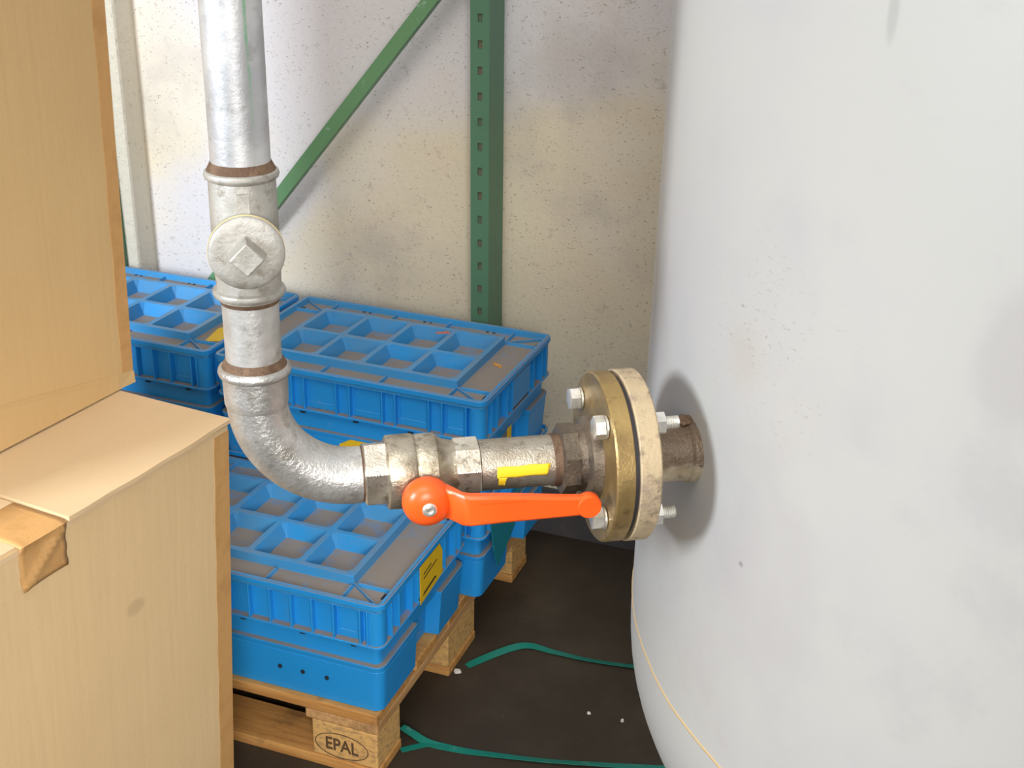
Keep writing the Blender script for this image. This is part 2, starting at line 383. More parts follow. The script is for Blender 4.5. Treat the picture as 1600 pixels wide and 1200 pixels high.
# ------------------------------------------------------------------ crates (local: front right rim corner at 0,0; extends -x, +y; z from 0)
CL, CD, CH = .60, .388, .229
def crate_body(long_ribs, root, short_ribs=(.045, .075, .13, .155, .255, .28, .33, .355)):
    bm = bmesh.new()
    def rr(i, r=.018): return rrect(-CL + i, -i, i, CD - i, r)
    z_r, z_l1, z_l2 = CH, CH - .090, CH - .130
    ring(bm, rr(0), rr(.0038), z_r - .011, z_r - .0005)                           # rim lip
    ring(bm, rr(.0036), rr(.018, .010), z_r - .0185, z_r - .0165)
    ring(bm, rr(.014, .012), rr(.018, .010), z_l2 - .004, z_r - .017)    # recessed wall
    ring(bm, rr(.0005), rr(.017, .012), z_l1, z_l1 + .005)               # ledge under the ribs
    # the lower body: hand hold recess in each short end
    def foot(i):
        P = rrect(-CL + i, -i, i, CD - i, .018)
        out = []
        a, b, d = .155, .265, .028
        # insert recess on the right side (between last and first corner) and the left side
        q = len(P) // 4
        out += P[:q]
        out += P[q:2 * q] + [(-CL + i, b), (-CL + i + d, b - .004), (-CL + i + d, a + .004), (-CL + i, a)]
        out += P[2 * q:4 * q] + [(-i, a), (-i - d, a + .004), (-i - d, b - .004), (-i, b)]
        return out
    prism(bm, foot(.010), 0, z_l2 - .012, foot(.005)); prism(bm, foot(.005), z_l2 - .012, z_l2, foot(.003))
    xs = long_ribs
    for x0 in xs:
        bx(bm, x0 - .0018, x0 + .0018, .0015, .016, z_l1 + .004, z_r - .0165)
        bx(bm, x0 - .0018, x0 + .0018, CD - .016, CD - .0015, z_l1 + .004, z_r - .0165)
    # raised frames inside the wide panels
    for a, b in zip(xs, xs[1:]):
        if abs(b - a) > .045:
            lo, hi = min(a, b) + .006, max(a, b) - .006
            bx(bm, lo, hi, .011, .0155, z_r - .024, z_r - .019)
            bx(bm, lo, lo + .002, .011, .0155, z_l1 + .01, z_r - .019); bx(bm, hi - .002, hi, .011, .0155, z_l1 + .01, z_r - .019)
            bx(bm, lo, hi, .0125, .0155, z_l1 + .006, z_l1 + .02)
    for y0 in short_ribs:
        bx(bm, -.016, -.0015, y0 - .0018, y0 + .0018, z_l1 + .004, z_r - .0165)
        bx(bm, -CL + .0015, -CL + .016, y0 - .0018, y0 + .0018, z_l1 + .004, z_r - .0165)
    # round corner posts
    for cx in (-.022, -CL + .022):
        for cy in (.022, CD - .022): prism(bm, rrect(cx - .018, cx + .018, cy - .018, cy + .018, .016), z_l1 + .003, z_r - .017)
    # label panel in the short ends
    for s in (-.0145, -CL + .0015): bx(bm, s, s + .013, .158, .252, z_l1 + .012, z_r - .017)
    o = obj('crate_body', bm, M_blue, root, bevel=.0012, seg=1)
    return o
def small_holes(root, body):
    for x0 in (-.113, -.161, -.207): # round holes on the front of the lower body
        bm = bmesh.new(); lathe(bm, [(0, .0042), (.0015, .0042)], frame((x0, .0045, .052), (0, -1, 0)), 14)
        obj('vent_hole', bm, M_hole, body)
def slots_under(body):
    for x0 in (-.06, -.16, -.28, -.40):
        bm = bmesh.new(); bx(bm, x0 - .005, x0 + .005, .008, .0145, CH - .098, CH - .0915)
        obj('ledge_slot', bm, M_hole, body)
def make_lid(root):
    # height field with draft on all walls
    W0, W1, D0, D1 = -CL + .004, -.004, .004, CD - .004
    rim, flo, top, pit = 0.0, -.013, .004, -.024
    px0, px1 = -.085 - 0, -.515           # platform extent
    py0, py1 = .066, CD - .066
    xs = set(); ys = set()
    def xb(v): xs.add(round(v, 5))
    def yb(v): ys.add(round(v, 5))
    for v in (W0, W0 + .006, W0 + .008, W1, W1 - .006, W1 - .008): xb(v)
    for v in (D0, D0 + .006, D0 + .008, D1, D1 - .006, D1 - .008): yb(v)
    for v in (px1 - .010, px1, px0, px0 + .010): xb(v)
    for v in (py0 - .010, py0, py1, py1 + .010): yb(v)
    nx, ny, wl, dr_ = 4, 2, .012, .010
    pw = (px0 - px1 - wl * (nx + 1)) / nx; pd = (py1 - py0 - wl * (ny + 1)) / ny
    PX = [(px1 + wl + k * (pw + wl), px1 + wl + k * (pw + wl) + pw) for k in range(nx)]
    PY = [(py0 + wl + k * (pd + wl), py0 + wl + k * (pd + wl) + pd) for k in range(ny)]
    for a, b in PX:
        for v in (a, a + dr_, b - dr_, b): xb(v)
    for a, b in PY:
        for v in (a, a + dr_, b - dr_, b): yb(v)
    xr = [-.085, -.235, -.365, -.515]; yr = [.075, .175, CD - .175 + .0, CD - .075]    # cross ridges in the border
    for v in xr:
        for q in (-.0035, -.0015, .0015, .0035): xb(v + q)
    for v in (.066, CD - .066):
        for q in (-.0035, -.0015, .0015, .0035): yb(v + q)
    xs = sorted(xs); ys = sorted(ys)
    # drop near-duplicates
    def thin(a):
        o = [a[0]]
        for v in a[1:]:
            if v - o[-1] > .0004: o.append(v)
        return o
    xs, ys = thin(xs), thin(ys)
    eps = .0006
    def h(x, y):
        if x < W0 + .0065 or x > W1 - .0065 or y < D0 + .0065 or y > D1 - .0065: return rim
        if px1 - eps <= x <= px0 + eps and py0 - eps <= y <= py1 + eps:
            for a, b in PX:
                if a + dr_ - eps <= x <= b - dr_ + eps:
                    for c, d in PY:
                        if c + dr_ - eps <= y <= d - dr_ + eps: return pit
            return top
        z = flo
        for v in xr:
            if abs(x - v) < .0016 + eps and (y < py0 - .009 or y > py1 + .009): z = flo + .007
        for v in (.066, CD - .066):
            if abs(y - v) < .0016 + eps and (x < px1 - .009 or x > px0 + .009): z = flo + .007
        return z
    bm = bmesh.new()
    G = [[bm.verts.new((x, y, CH + h(x, y))) for y in ys] for x in xs]
    B = [[None] * len(ys) for _ in xs]
    for i in range(len(xs) - 1):
        for j in range(len(ys) - 1): bm.faces.new((G[i][j], G[i + 1][j], G[i + 1][j + 1], G[i][j + 1]))
    me_o = bm
    # skirt
    per = [G[i][0] for i in range(len(xs))] + [G[-1][j] for j in range(1, len(ys))] + [G[i][-1] for i in range(len(xs) - 2, -1, -1)] + [G[0][j] for j in range(len(ys) - 2, 0, -1)]
    lowv = [bm.verts.new((v.co.x, v.co.y, CH - .0165)) for v in per]
    n = len(per)
    for i in range(n): bm.faces.new((per[i], per[(i + 1) % n], lowv[(i + 1) % n], lowv[i]))
    # pull the square corners in to round them
    for v in bm.verts:
        for cx, sx in ((-.018, 1), (-CL + .018, -1)):
            for cy, sy in ((.018, -1), (CD - .018, 1)):
                dx, dy = (v.co.x - cx) * sx, (v.co.y - cy) * sy
                if dx > 0 and dy > 0:
                    l = math.hypot(dx, dy)
                    if l > .0165: v.co.x = cx + sx * dx / l * .0165; v.co.y = cy + sy * dy / l * .0165
    # diagonal ridges at the corners
    for cx, cy, ax, ay in ((-.012, .012, px0, py0), (-CL + .012, .012, px1, py0), (-.012, CD - .012, px0, py1), (-CL + .012, CD - .012, px1, py1)):
        a = Vector((ax, ay, CH + flo + .002)); b = Vector((cx, cy, CH + flo + .002)); f_ = frame(a, b - a)
        t = bmesh.new(); bx(t, 0, (b - a).length, -.0015, .0015, -.004, .004); xform(t, f_)
        me = bpy.data.meshes.new('t'); t.to_mesh(me); t.free(); bm.from_mesh(me); bpy.data.meshes.remove(me)
    bmesh.ops.recalc_face_normals(bm, faces=bm.faces[:])
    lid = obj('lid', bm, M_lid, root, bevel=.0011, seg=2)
    # dark latch slots
    def slot(name, x0, x1, y0, y1):
        bm = bmesh.new(); bx(bm, x0, x1, y0, y1, CH + flo - .002, CH + flo + .0008); obj(name, bm, M_hole, lid)
    for cx in (-.0175, -CL + .0175):
        for cy in (.052, CD - .052): slot('latch_slot', cx - .005, cx + .005, cy - .010, cy + .008)
    for cy in (.0165,):
        for cx in (-.036,): slot('latch_slot', cx - .012, cx + .008, cy - .0035, cy + .0035)
    for cx in (-.13, -.145, -.28, -.295, -.43, -.445): slot('drain_hole', cx - .003, cx + .003, CD - .0185, CD - .0135)
    return lid
wide = (-.026, -.040, -.090, -.118, -.190, -.218, -.290, -.320, -.392, -.42, -.49, -.515, -.56, -.575)
even = (-.030, -.044, -.095, -.137, -.178, -.220, -.262, -.304, -.346, -.39, -.432, -.474, -.516, -.556, -.57)
GC = 'blue plastic crates stacked on the wooden pallet'
def crate(ribs, lid, loc, rz, label):
    r = tag(empty('plastic_crate', loc, rz), label, 'crate', GC)
    b = crate_body(ribs, r); slots_under(b)
    if lid: make_lid(r)
    return r, b
Z0 = .1445
# z pitch of the stack is a little less than the crate height: the base nests in the crate below
low, lowb = crate(even, True, (.014, .0012, Z0), 0, 'dusty blue lidded crate lowest in front, yellow label on its right end')
small_holes(low, lowb)
mid0, mid0b = crate(wide, False, (.042, .402, Z0), -.016, 'blue crate hanging a teal label on its end, directly under the littered lidded crate')
PZ = Z0 + .2305 - .008
mid1, mid1b = crate(wide, True, (.042, .400, .5895 - CH), -.016, 'dusty blue lidded crate topping the right-hand stack, with scraps of litter on its lid')
lef0, lef0b = crate(even, False, (-.572, .414, Z0), -.012, 'blue crate at the back left, under the left lidded crate')
lef1, lef1b = crate(even, True, (-.572, .412, .5895 - CH), -.012, 'light blue lidded crate on top of the left-hand stack, yellow label on its lid')
# labels
def plate(name, P, th, mat, parent, nrm):
    """thin sheet through the points P (parent space), thickness th along nrm"""
    bm = bmesh.new(); N = Vector(nrm) * th
    a = [bm.verts.new(Vector(p)) for p in P]; b = [bm.verts.new(Vector(p) + N) for p in P]
    bm.faces.new(a); bm.faces.new(b[::-1]); n = len(P)
    for i in range(n): bm.faces.new((a[i], a[(i + 1) % n], b[(i + 1) % n], b[i]))
    return obj(name, bm, mat, parent)
lb = plate('label', [(-.0012, .160, .136), (-.0012, .262, .146), (-.0012, .262, .196), (-.0012, .250, .216), (-.0012, .160, .216)], .001, M_yel, low, (1, 0, 0))
bm = bmesh.new()
for y0, z0, ln in ((.172, .150, .06), (.176, .153, .052), (.175, .184, .06), (.175, .193, .035)):
    a = Vector((.0001, y0, z0)); f_ = frame(a, (0, 1, .12), (1, 0, 0)); t = bmesh.new(); bx(t, 0, ln, -.0013, .0013, -.0002, .0002); xform(t, f_)
    me = bpy.data.meshes.new('t'); t.to_mesh(me); t.free(); bm.from_mesh(me); bpy.data.meshes.remove(me)
obj('pen_mark', bm, M_ink, lb)
plate('label', [(-.315, .0035, .035), (-.225, .0035, .035), (-.225, .0035, .080), (-.250, .0035, .094), (-.290, .0035, .094), (-.315, .0035, .080)], -.001, M_yel, mid1, (0, 1, 0))
plate('label', [(-.0020, .128, .055), (-.0020, .150, .055), (-.0020, .150, .118), (-.0020, .128, .118)], .001, M_yel, mid1, (1, 0, 0))
plate('label', [(-.055, .075, CH - .0125), (-.012, .095, CH - .0125), (-.012, .215, CH - .0125), (-.035, .215, CH - .0125), (-.070, .150, CH - .0125)], .001, M_yel, lef1, (0, 0, 1))
plate('hanging_label', [(.002, .030, .175), (.003, .20, .175), (.008, .155, .10), (.010, .055, .055), (.006, .040, .10)], .0012, M_teal, mid0, (1, 0, 0))

# litter on the top lid
def scrap(name, loc, size, mat, label, cat, seed=0):
    random.seed(seed); bm = bmesh.new(); n = 9
    P = [(size[0] * math.cos(2 * PI * k / n) * random.uniform(.6, 1), size[1] * math.sin(2 * PI * k / n) * random.uniform(.6, 1)) for k in range(n)]
    a = [bm.verts.new((x, y, 0.0 + .15 * size[1] * (k % 2))) for k, (x, y) in enumerate(P)]; b = [bm.verts.new((x * .8, y * .8, size[2] + .002 * random.random())) for x, y in P]
    ca = bm.verts.new((0, 0, 0)); cb = bm.verts.new((0, 0, size[2] * 1.3))
    for k in range(n):
        bm.faces.new((a[k], a[(k + 1) % n], b[(k + 1) % n], b[k])); bm.faces.new((a[(k + 1) % n], a[k], ca)); bm.faces.new((b[k], b[(k + 1) % n], cb))
    return tag(obj(name, bm, mat), label, cat)
M_leaf = Mat('dry_orange_leaf', (.62, .32, .08), .7).m; M_pink = Mat('faded_red_scrap', (.50, .16, .11), .7).m
s = scrap('dry_leaf', (0, 0, 0), (.017, .006, .003), M_leaf, 'small curled orange and white scrap on the right end of the top lid', 'scrap', 3); s.location = (-.009, .606, .5765); s.rotation_euler[2] = -.5
s = scrap('paper_scrap', (0, 0, 0), (.019, .005, .002), M_pink, 'faded red litter scrap in the second lid pocket from the right', 'scrap', 5); s.location = (-.165, .690, .5940); s.rotation_euler[2] = .5
# floor bits
for i, ((x, y), sz, lb_) in enumerate((((.299, .322), .0045, 'small white paint chip on the dark floor, nearer to the crates'), ((.366, .324), .005, 'small white paint chip on the dark floor, nearer to the tank'), ((.010, .362 - .012), .0085, 'white crumpled paper bit on the floor at the end of the far green strap'))):
    s = scrap('paint_chip' if i < 2 else 'paper_bit', (0, 0, 0), (sz, sz, sz * .5), M_white, lb_, 'debris', 20 + i); s.location = (x, y, 0)
# strapping
def ribbon(name, pts, wid, label, tilt=0.0, z=.0035):
    bm = bmesh.new(); P = []
    V = [Vector(p) for p in pts]
    for i in range(len(V) - 1):
        q0, q1, q2, q3 = V[max(i - 1, 0)], V[i], V[i + 1], V[min(i + 2, len(V) - 1)]
        for k in range(8):
            t = k / 8
            P.append(.5 * ((2 * q1) + (-q0 + q2) * t + (2 * q0 - 5 * q1 + 4 * q2 - q3) * t * t + (-q0 + 3 * q1 - 3 * q2 + q3) * t ** 3))
    P.append(V[-1]); L = []
    for i, p in enumerate(P):
        T = (P[min(i + 1, len(P) - 1)] - P[max(i - 1, 0)]).normalized(); S = Vector((-T.y, T.x, 0)).normalized()
        S = (S + Vector((0, 0, tilt * math.sin(i * .11)))).normalized(); U = T.cross(S) * .0006
        q = p + Vector((0, 0, abs((S * wid / 2).z)))
        L.append([bm.verts.new(q + S * wid / 2 + U), bm.verts.new(q - S * wid / 2 + U), bm.verts.new(q - S * wid / 2 - U), bm.verts.new(q + S * wid / 2 - U)])
    for a, b in zip(L, L[1:]):
        for k in range(4): bm.faces.new((a[k], a[(k + 1) % 4], b[(k + 1) % 4], b[k]))
    bm.faces.new(L[0]); bm.faces.new(L[-1][::-1])
    if label: return tag(obj(name, bm, M_strap), label, 'strap')
    return bm
ribbon('plastic_strap', [(.022, .372, .002), (.040, .400, .002), (.087, .463, .002), (.123, .484, .004), (.18, .483, .003), (.25, .485, .001), (.342, .498, .001), (.55, .54, .001)], .016, 'green plastic strap lying on the floor behind, kinked near the middle pallet block', .3)
t2 = ribbon('plastic_strap', [(-.018, .139, .012), (.006, .134, .006), (.04, .126, .001), (.082, .127, .001), (.156, .138, .001), (.262, .159, .001), (.364, .188, .001), (.468, .22, .001), (.60, .26, .001)], .015, 'green plastic strap lying nearest on the floor, with a forked end beside the stamped block', .3)
bm = ribbon('tail', [(.003, .089, .0012), (.024, .108, .0012), (.050, .124, .0028), (.085, .129, .0032)], .013, None, 0)
obj('strap_tail', bm, M_strap, t2)

# ------------------------------------------------------------------ cardboard boxes
def make_box(name, loc, rz, X, Y, H, matf, label, inset=(0, 0), nseg=14, bulge=.004, bottom_in=None):
    root = tag(empty(name, loc, rz), label, 'box', 'cardboard boxes at the left')
    # local: far right corner at 0,0; extends -X, -Y
    bm = bmesh.new()
    def sec(z):
        t = 1 - z / H; P = []
        ix, iy = inset[0] * t, inset[1] * t
        c = [(-ix, -iy), (-X + ix, -iy), (-X + ix, -Y + iy), (-ix, -Y + iy)]
        for k in range(4):
            a, b = Vector(c[k]), Vector(c[(k + 1) % 4]); e_ = (b - a); nn_ = Vector((-e_.y, e_.x)).normalized()
            for j in range(nseg):
                u = j / nseg; q = a + e_ * u - nn_ * (-bulge) * (math.sin(PI * u) ** .8) * math.sin(PI * min(1, max(0, z / H)))
                P.append(q)
        return P
    zs = [H * k / 24 for k in range(25)]
    if bottom_in: zs = sorted(set(zs + [bottom_in[0]]))
    L = []
    for z in zs:
        P = sec(z)
        L.append([bm.verts.new((p.x, p.y, z)) for p in P])
    for a, b in zip(L, L[1:]):
        for k in range(len(a)): bm.faces.new((a[k], a[(k + 1) % len(a)], b[(k + 1) % len(a)], b[k]))
    bm.faces.new(L[0][::-1]); bm.faces.new(L[-1])
    body = obj('box_body', bm, matf, root, smooth=35)
    return root, body, sec
HL = .793
cx_, cy_ = -.111, -.223
boxa, ba, seca = make_box('cardboard_box', (cx_, cy_, 0), R_(-6.8), .80, .66, HL, M_card, 'large tan cardboard box standing lowest at the left, tape over its near flap', inset=(.040, .02), bulge=.006)
def slab(name, x0, x1, y0, y1, z0, z1, mat, par, wav=0, n=18, bev=.0012, tip=None):
    bm = bmesh.new()
    G = []
    for k in range(2):
        z = (z0, z1)[k]; rows = []
        for i in range(n + 1):
            x_ = x0 + (x1 - x0) * i / n; row = []
            for j in range(n + 1):
                y_ = y0 + (y1 - y0) * j / n
                e_ = wav * math.sin(j * 1.1) * (1 if i == n else 0)
                lift = tip * (i / n) ** 3 * (j / n) ** 4 if tip else 0
                row.append(bm.verts.new((x_ + e_, y_, z + lift)))
            rows.append(row)
        G.append(rows)
    for k in range(2):
        for i in range(n):
            for j in range(n):
                q = (G[k][i][j], G[k][i + 1][j], G[k][i + 1][j + 1], G[k][i][j + 1]); bm.faces.new(q if k else q[::-1])
    for i in range(n):
        for (j) in (0, n): bm.faces.new((G[0][i][j], G[0][i + 1][j], G[1][i + 1][j], G[1][i][j]))
        for (j) in (0, n): bm.faces.new((G[0][j][i], G[0][j][i + 1], G[1][j][i + 1], G[1][j][i]))
    return obj(name, bm, mat, par)
slab('flap', -.80, .0045, -.308, .003, HL + .001, HL + .007, M_cardtop, boxa, wav=.0008, tip=.004)
slab('flap', -.80, -.003, -.655, -.311, HL - .001, HL + .0035, M_cardtop, boxa)
slab('flap', -.80, -.0, -.655, -.002, HL - .007, HL - .0015, M_cardtop, boxa)
# tapes follow the box side
def side_x(sec, y, z):
    P = sec(z); best = None
    # right side is the last run (from near right corner back to the far right corner)
    n = len(P); pts = P[3 * n // 4:] + [P[0]]
    for a, b in zip(pts, pts[1:]):
        lo, hi = min(a.y, b.y), max(a.y, b.y)
        if lo <= y <= hi + 1e-6: return a.x + (b.x - a.x) * ((y - a.y) / (b.y - a.y) if abs(b.y - a.y) > 1e-9 else 0)
    return pts[-1].x if y > pts[-1].y else pts[0].x
def corner_tape(name, sec, z0, z1, wid, root, far=.03, n=26):
    bm = bmesh.new(); L = []
    for k in range(n + 1):
        z = z0 + (z1 - z0) * k / n; P = sec(z)[0]; j = .0006 * math.sin(k * 2.3)
        ys = [P.y - wid + .0008 * math.sin(k * 1.7), P.y - wid * .5, P.y - .0]
        row = [bm.verts.new((side_x(sec, yy, z) + .0006, yy, z)) for yy in ys]
        row[-1].co.x = P.x + .0009; row[-1].co.y = P.y + .0009
        row.append(bm.verts.new((P.x - far, P.y + .0009, z))); row.append(bm.verts.new((P.x - far, P.y - .002, z)))
        row.append(bm.verts.new((P.x - .002, P.y - .002, z))); row.append(bm.verts.new((side_x(sec, ys[0], z) - .002, ys[0], z)))
        L.append(row)
    m_ = len(L[0])
    for a, b in zip(L, L[1:]):
        for i in range(m_): bm.faces.new((a[i], a[(i + 1) % m_], b[(i + 1) % m_], b[i]))
    bm.faces.new(L[0][::-1]); bm.faces.new(L[-1])
    return obj(name, bm, M_tape, root)
corner_tape('edge_tape', seca, 0.01, HL - .007, .030, boxa)
# short tape that comes off the near flap and folds down the side
def fold_tape():
    bm = bmesh.new(); y0, y1 = -.386, -.313; L = []
    cols = 10
    prof = [(-.085, HL + .0045), (-.04, HL + .0045), (-.006, HL + .0048), (.0045, HL + .002)] + [(None, HL - .006 * k) for k in range(1, 11)]
    for r, (x_, z) in enumerate(prof):
        row = []
        for c in range(cols + 1):
            y_ = y0 + (y1 - y0) * c / cols
            xx = x_ if x_ is not None else side_x(seca, y_, z) + .0010 + .0040 * math.exp(-((c - (13.5 - r) * .95) / .8) ** 2) + .0012 * max(0, math.sin(c * .7 + r * .5))
            row.append(bm.verts.new((xx, y_ + (.0008 * math.sin(r * 1.7) if x_ is None else 0), z)))
        L.append(row)
    for a, b in zip(L, L[1:]):
        for c in range(cols): bm.faces.new((a[c], a[c + 1], b[c + 1], b[c]))
    o = obj('flap_tape', bm, M_tape, boxa, smooth=50)
    s_ = o.modifiers.new('s', 'SOLIDIFY'); s_.thickness = .0008; s_.offset = 0
fold_tape()
# upper box
HU = 1.0
boxb, bb, secb = make_box('cardboard_box', (-.278, -.160, HL + .0105), R_(-5.5), .62, .63, HU, M_cardu, 'tall cardboard box standing on top of the lower box at the left', bulge=.004, inset=(.030, .010))
corner_tape('edge_tape', secb, .022, HU - .01, .022, boxb)
# crushed lower edge: a folded strip that leans inward toward the bottom and flares at the corner
bm = bmesh.new()
n = 16; T_, Bt = [], []
for k in range(n + 1):
    u = k / n; y_ = -.008 - .60 * u
    zt = .020 + .105 * u; T_.append((side_x(secb, max(y_, -.599), max(zt, .001)) + .0010, y_, zt)); Bt.append((-.030 + .004 * (1 - u) ** 6 - .001 - .016 * u, y_, 0.001))
a = [bm.verts.new(p) for p in T_]; b = [bm.verts.new(p) for p in Bt]; c = [bm.verts.new((p[0] - .006, p[1], p[2])) for p in T_]; d_ = [bm.verts.new((p[0] - .006, p[1], p[2])) for p in Bt]
for k in range(n):
    for q in ((a, b), (b, d_), (d_, c), (c, a)): bm.faces.new((q[0][k], q[0][k + 1], q[1][k + 1], q[1][k]))
bm.faces.new((a[0], b[0], d_[0], c[0])); bm.faces.new((a[-1], b[-1], d_[-1], c[-1]))
obj('bottom_fold', bm, M_cardu, boxb)

# ------------------------------------------------------------------ pipework
A = Vector((.1294, -.5227, .901)); ph = .55637
D = Vector((math.cos(ph), math.sin(ph), 0)); NN = Vector((math.sin(ph), -math.cos(ph), 0))
UPV = Vector((0, 0, 1))
PR = .03015
pipe = tag(empty('galvanised_pipe', (A.x, A.y, .0)), 'grey galvanised vertical pipe with plugged tee and elbow bending toward the valve', 'pipe')
loc0 = Vector((A.x, A.y, 0))
def inv(bm, root): xform(bm, Matrix.Translation(-root.location)); return bm
fz = frame((A.x, A.y, 0), (0, 0, 1), NN)        # local X up
def ring_prof(z0, z1, r): return [(z0, r - .0015), (z0 + .0012, r), (z1 - .0012, r), (z1, r - .0015)]
bm = bmesh.new(); lathe(bm, [(1.252, PR), (2.6, PR)], fz, 64); inv(bm, pipe)
obj('upper_pipe', bm, M_galvpipe, pipe, smooth=40)
bm = bmesh.new(); lathe(bm, [(1.036, PR - .0003), (1.137, PR - .0003)], fz, 64); inv(bm, pipe)
obj('lower_pipe', bm, M_galv, pipe, smooth=40)
for z0, r0, z1, r1 in ((1.2600, .0350, 1.2685, PR + .0004), (1.1180, PR + .0004, 1.1240, .0335), (1.0445, .0355, 1.0535, PR + .0004)):
    bm = bmesh.new(); lathe(bm, [(z0, PR - .001), (z0, r0), (z1, r1), (z1, PR - .001)], fz, 64, cap=False)
    inv(bm, pipe); obj('pipe_thread', bm, M_rust, pipe, smooth=40)
# tee
bm = bmesh.new()
def bead(z, r, h=.0045): return [(z - h * 1.2, r - .0045), (z - h * .7, r - .001), (z, r), (z + h * .7, r - .001), (z + h * 1.1, r - .0045)]
lathe(bm, [(1.1235, PR + .001), (1.1235, .0335)] + bead(1.1300, .0382) + [(1.140, .0338), (1.165, .0345), (1.21, .0345), (1.245, .0342)] + bead(1.2555, .0382) + [(1.2615, .0335), (1.2615, PR + .001)], fz, 72, cap=False)
fb = frame((A.x, A.y, 1.186), NN, (0, 0, 1))
lathe(bm, [(.0, .030), (.018, .033), (.030, .0350), (.034, .0372), (.040, .0385), (.0445, .0380)], fb, 64, cap=True)
# cast stub mark above the branch
t = bmesh.new(); bx(t, -.006, .006, -.0035, .004, -.011, .011)
xform(t, frame((A.x, A.y, 1.232), (NN.y * -1, NN.x, 0), (0, 0, 1)) @ Matrix.Translation((0, -.0345, 0))); 
me = bpy.data.meshes.new('t'); t.to_mesh(me); t.free(); bm.from_mesh(me); bpy.data.meshes.remove(me)
inv(bm, pipe); tee = obj('tee_fitting', bm, M_tee, pipe, smooth=40)
bm = bmesh.new(); lathe(bm, [(.0440, .0360), (.0440, .0386), (.0462, .0386), (.0462, .0360)], fb, 64); inv(bm, pipe); obj('seal_ring', bm, M_seal, tee, smooth=40)
bm = bmesh.new(); lathe(bm, [(.0462, .0375), (.0475, .0383), (.0500, .0380), (.0520, .0350), (.0528, .030), (.0532, .018)], fb, 64)
# square head turned on its corner
hd = 0.0195
q0, q1 = .052, .0735
for k in range(1):
    a_ = [bm.verts.new(fb @ Vector((q0, (hd + .001) * math.cos(PI / 2 * j), (hd + .001) * math.sin(PI / 2 * j)))) for j in range(4)]
    b_ = [bm.verts.new(fb @ Vector((q1, (hd - .002) * math.cos(PI / 2 * j), (hd - .002) * math.sin(PI / 2 * j)))) for j in range(4)]
    bm.faces.new(b_); bm.faces.new(a_[::-1])
    for j in range(4): bm.faces.new((a_[j], a_[(j + 1) % 4], b_[(j + 1) % 4], b_[j]))
inv(bm, pipe); obj('plug', bm, M_tee, tee, smooth=35, bevel=.0015)
# elbow: socket with bead, then long bend
bm = bmesh.new()
lathe(bm, [(1.0380, PR + .001), (1.0460, .0330)] + bead(1.0385, .0392)[::-1][:0] + [(1.0455, .0350), (1.0430, .0385), (1.0395, .0395), (1.0360, .0385), (1.0335, .0352), (1.010, .0347), (1.002, .0345), (.998, .0330)], fz, 72, cap=False)
RB = .103
pts = []; rads = []
zc = A.z + RB
pts.append(Vector((A.x, A.y, 1.02))); rads.append(.0325)
for k in range(29):
    a_ = PI / 2 * k / 28
    pts.append(A + D * (RB - RB * math.cos(a_)) + UPV * (RB - RB * math.sin(a_))); rads.append(.0328 + .0004 * math.sin(a_ * 2))
pts.append(A + D * .111); rads.append(.0326)
tube_path(bm, pts, rads, 48)
inv(bm, pipe); obj('elbow_fitting', bm, M_elbow, pipe, smooth=40)
fh = frame(A, D, (0, 0, 1))
bm = bmesh.new(); lathe(bm, [(.1075, .0300), (.1080, .0322), (.1120, .0318), (.117, .0318), (.117, .0300)], fh, 48); inv(bm, pipe); obj('pipe_thread', bm, M_rust, pipe, smooth=40)

# ball valve
vroot = A + D * .18
valve = tag(empty('ball_valve', vroot), 'tarnished metal ball valve with long orange lever handle', 'valve')
def hexa(bm, s0, s1, r, m_, rot=0, ch=.0025, poly=6):
    lathe(bm, [(s0, r - ch * 1.6), (s0 + ch * .6, r - .0), (s1 - ch * .6, r - .0), (s1, r - ch * 1.6)], m_, poly=poly, rot=rot)
bm = bmesh.new(); hexa(bm, .113, .1425, .0395, fh, R_(30 + 6), poly=6); 
inv(bm, valve); obj('union_nut', bm, M_valveb, valve, bevel=.0008)
bm = bmesh.new()
lathe(bm, [(.137, .030), (.139, .0405), (.1405, .0425), (.1420, .0430), (.1690, .0432), (.1715, .0420), (.1725, .0412), (.1745, .0412), (.1760, .0420), (.188, .0422), (.1955, .0418), (.2000, .0385), (.2060, .0345), (.2150, .0325), (.2200, .0325)], fh, 72)
inv(bm, valve); obj('valve_body', bm, M_valve, valve, smooth=28)
bm = bmesh.new(); hexa(bm, .2170, .2465, .0350, fh, R_(22.5 + 8), ch=.0018, poly=8); inv(bm, valve); obj('end_hexagon', bm, M_valveb, valve, bevel=.0007)
# stem boss
bmx = bmesh.new(); S0 = A + D * .1785 + UPV * (-.008)
fs = frame(S0, NN, (0, 0, 1))
lathe(bmx, [(.030, .021), (.0405, .020), (.0425, .0185), (.0425, .0165), (.0445, .0165), (.0445, .0125), (.052, .0125)], fs, 40)
inv(bmx, valve); obj('stem_boss', bmx, M_hub, valve, smooth=35)
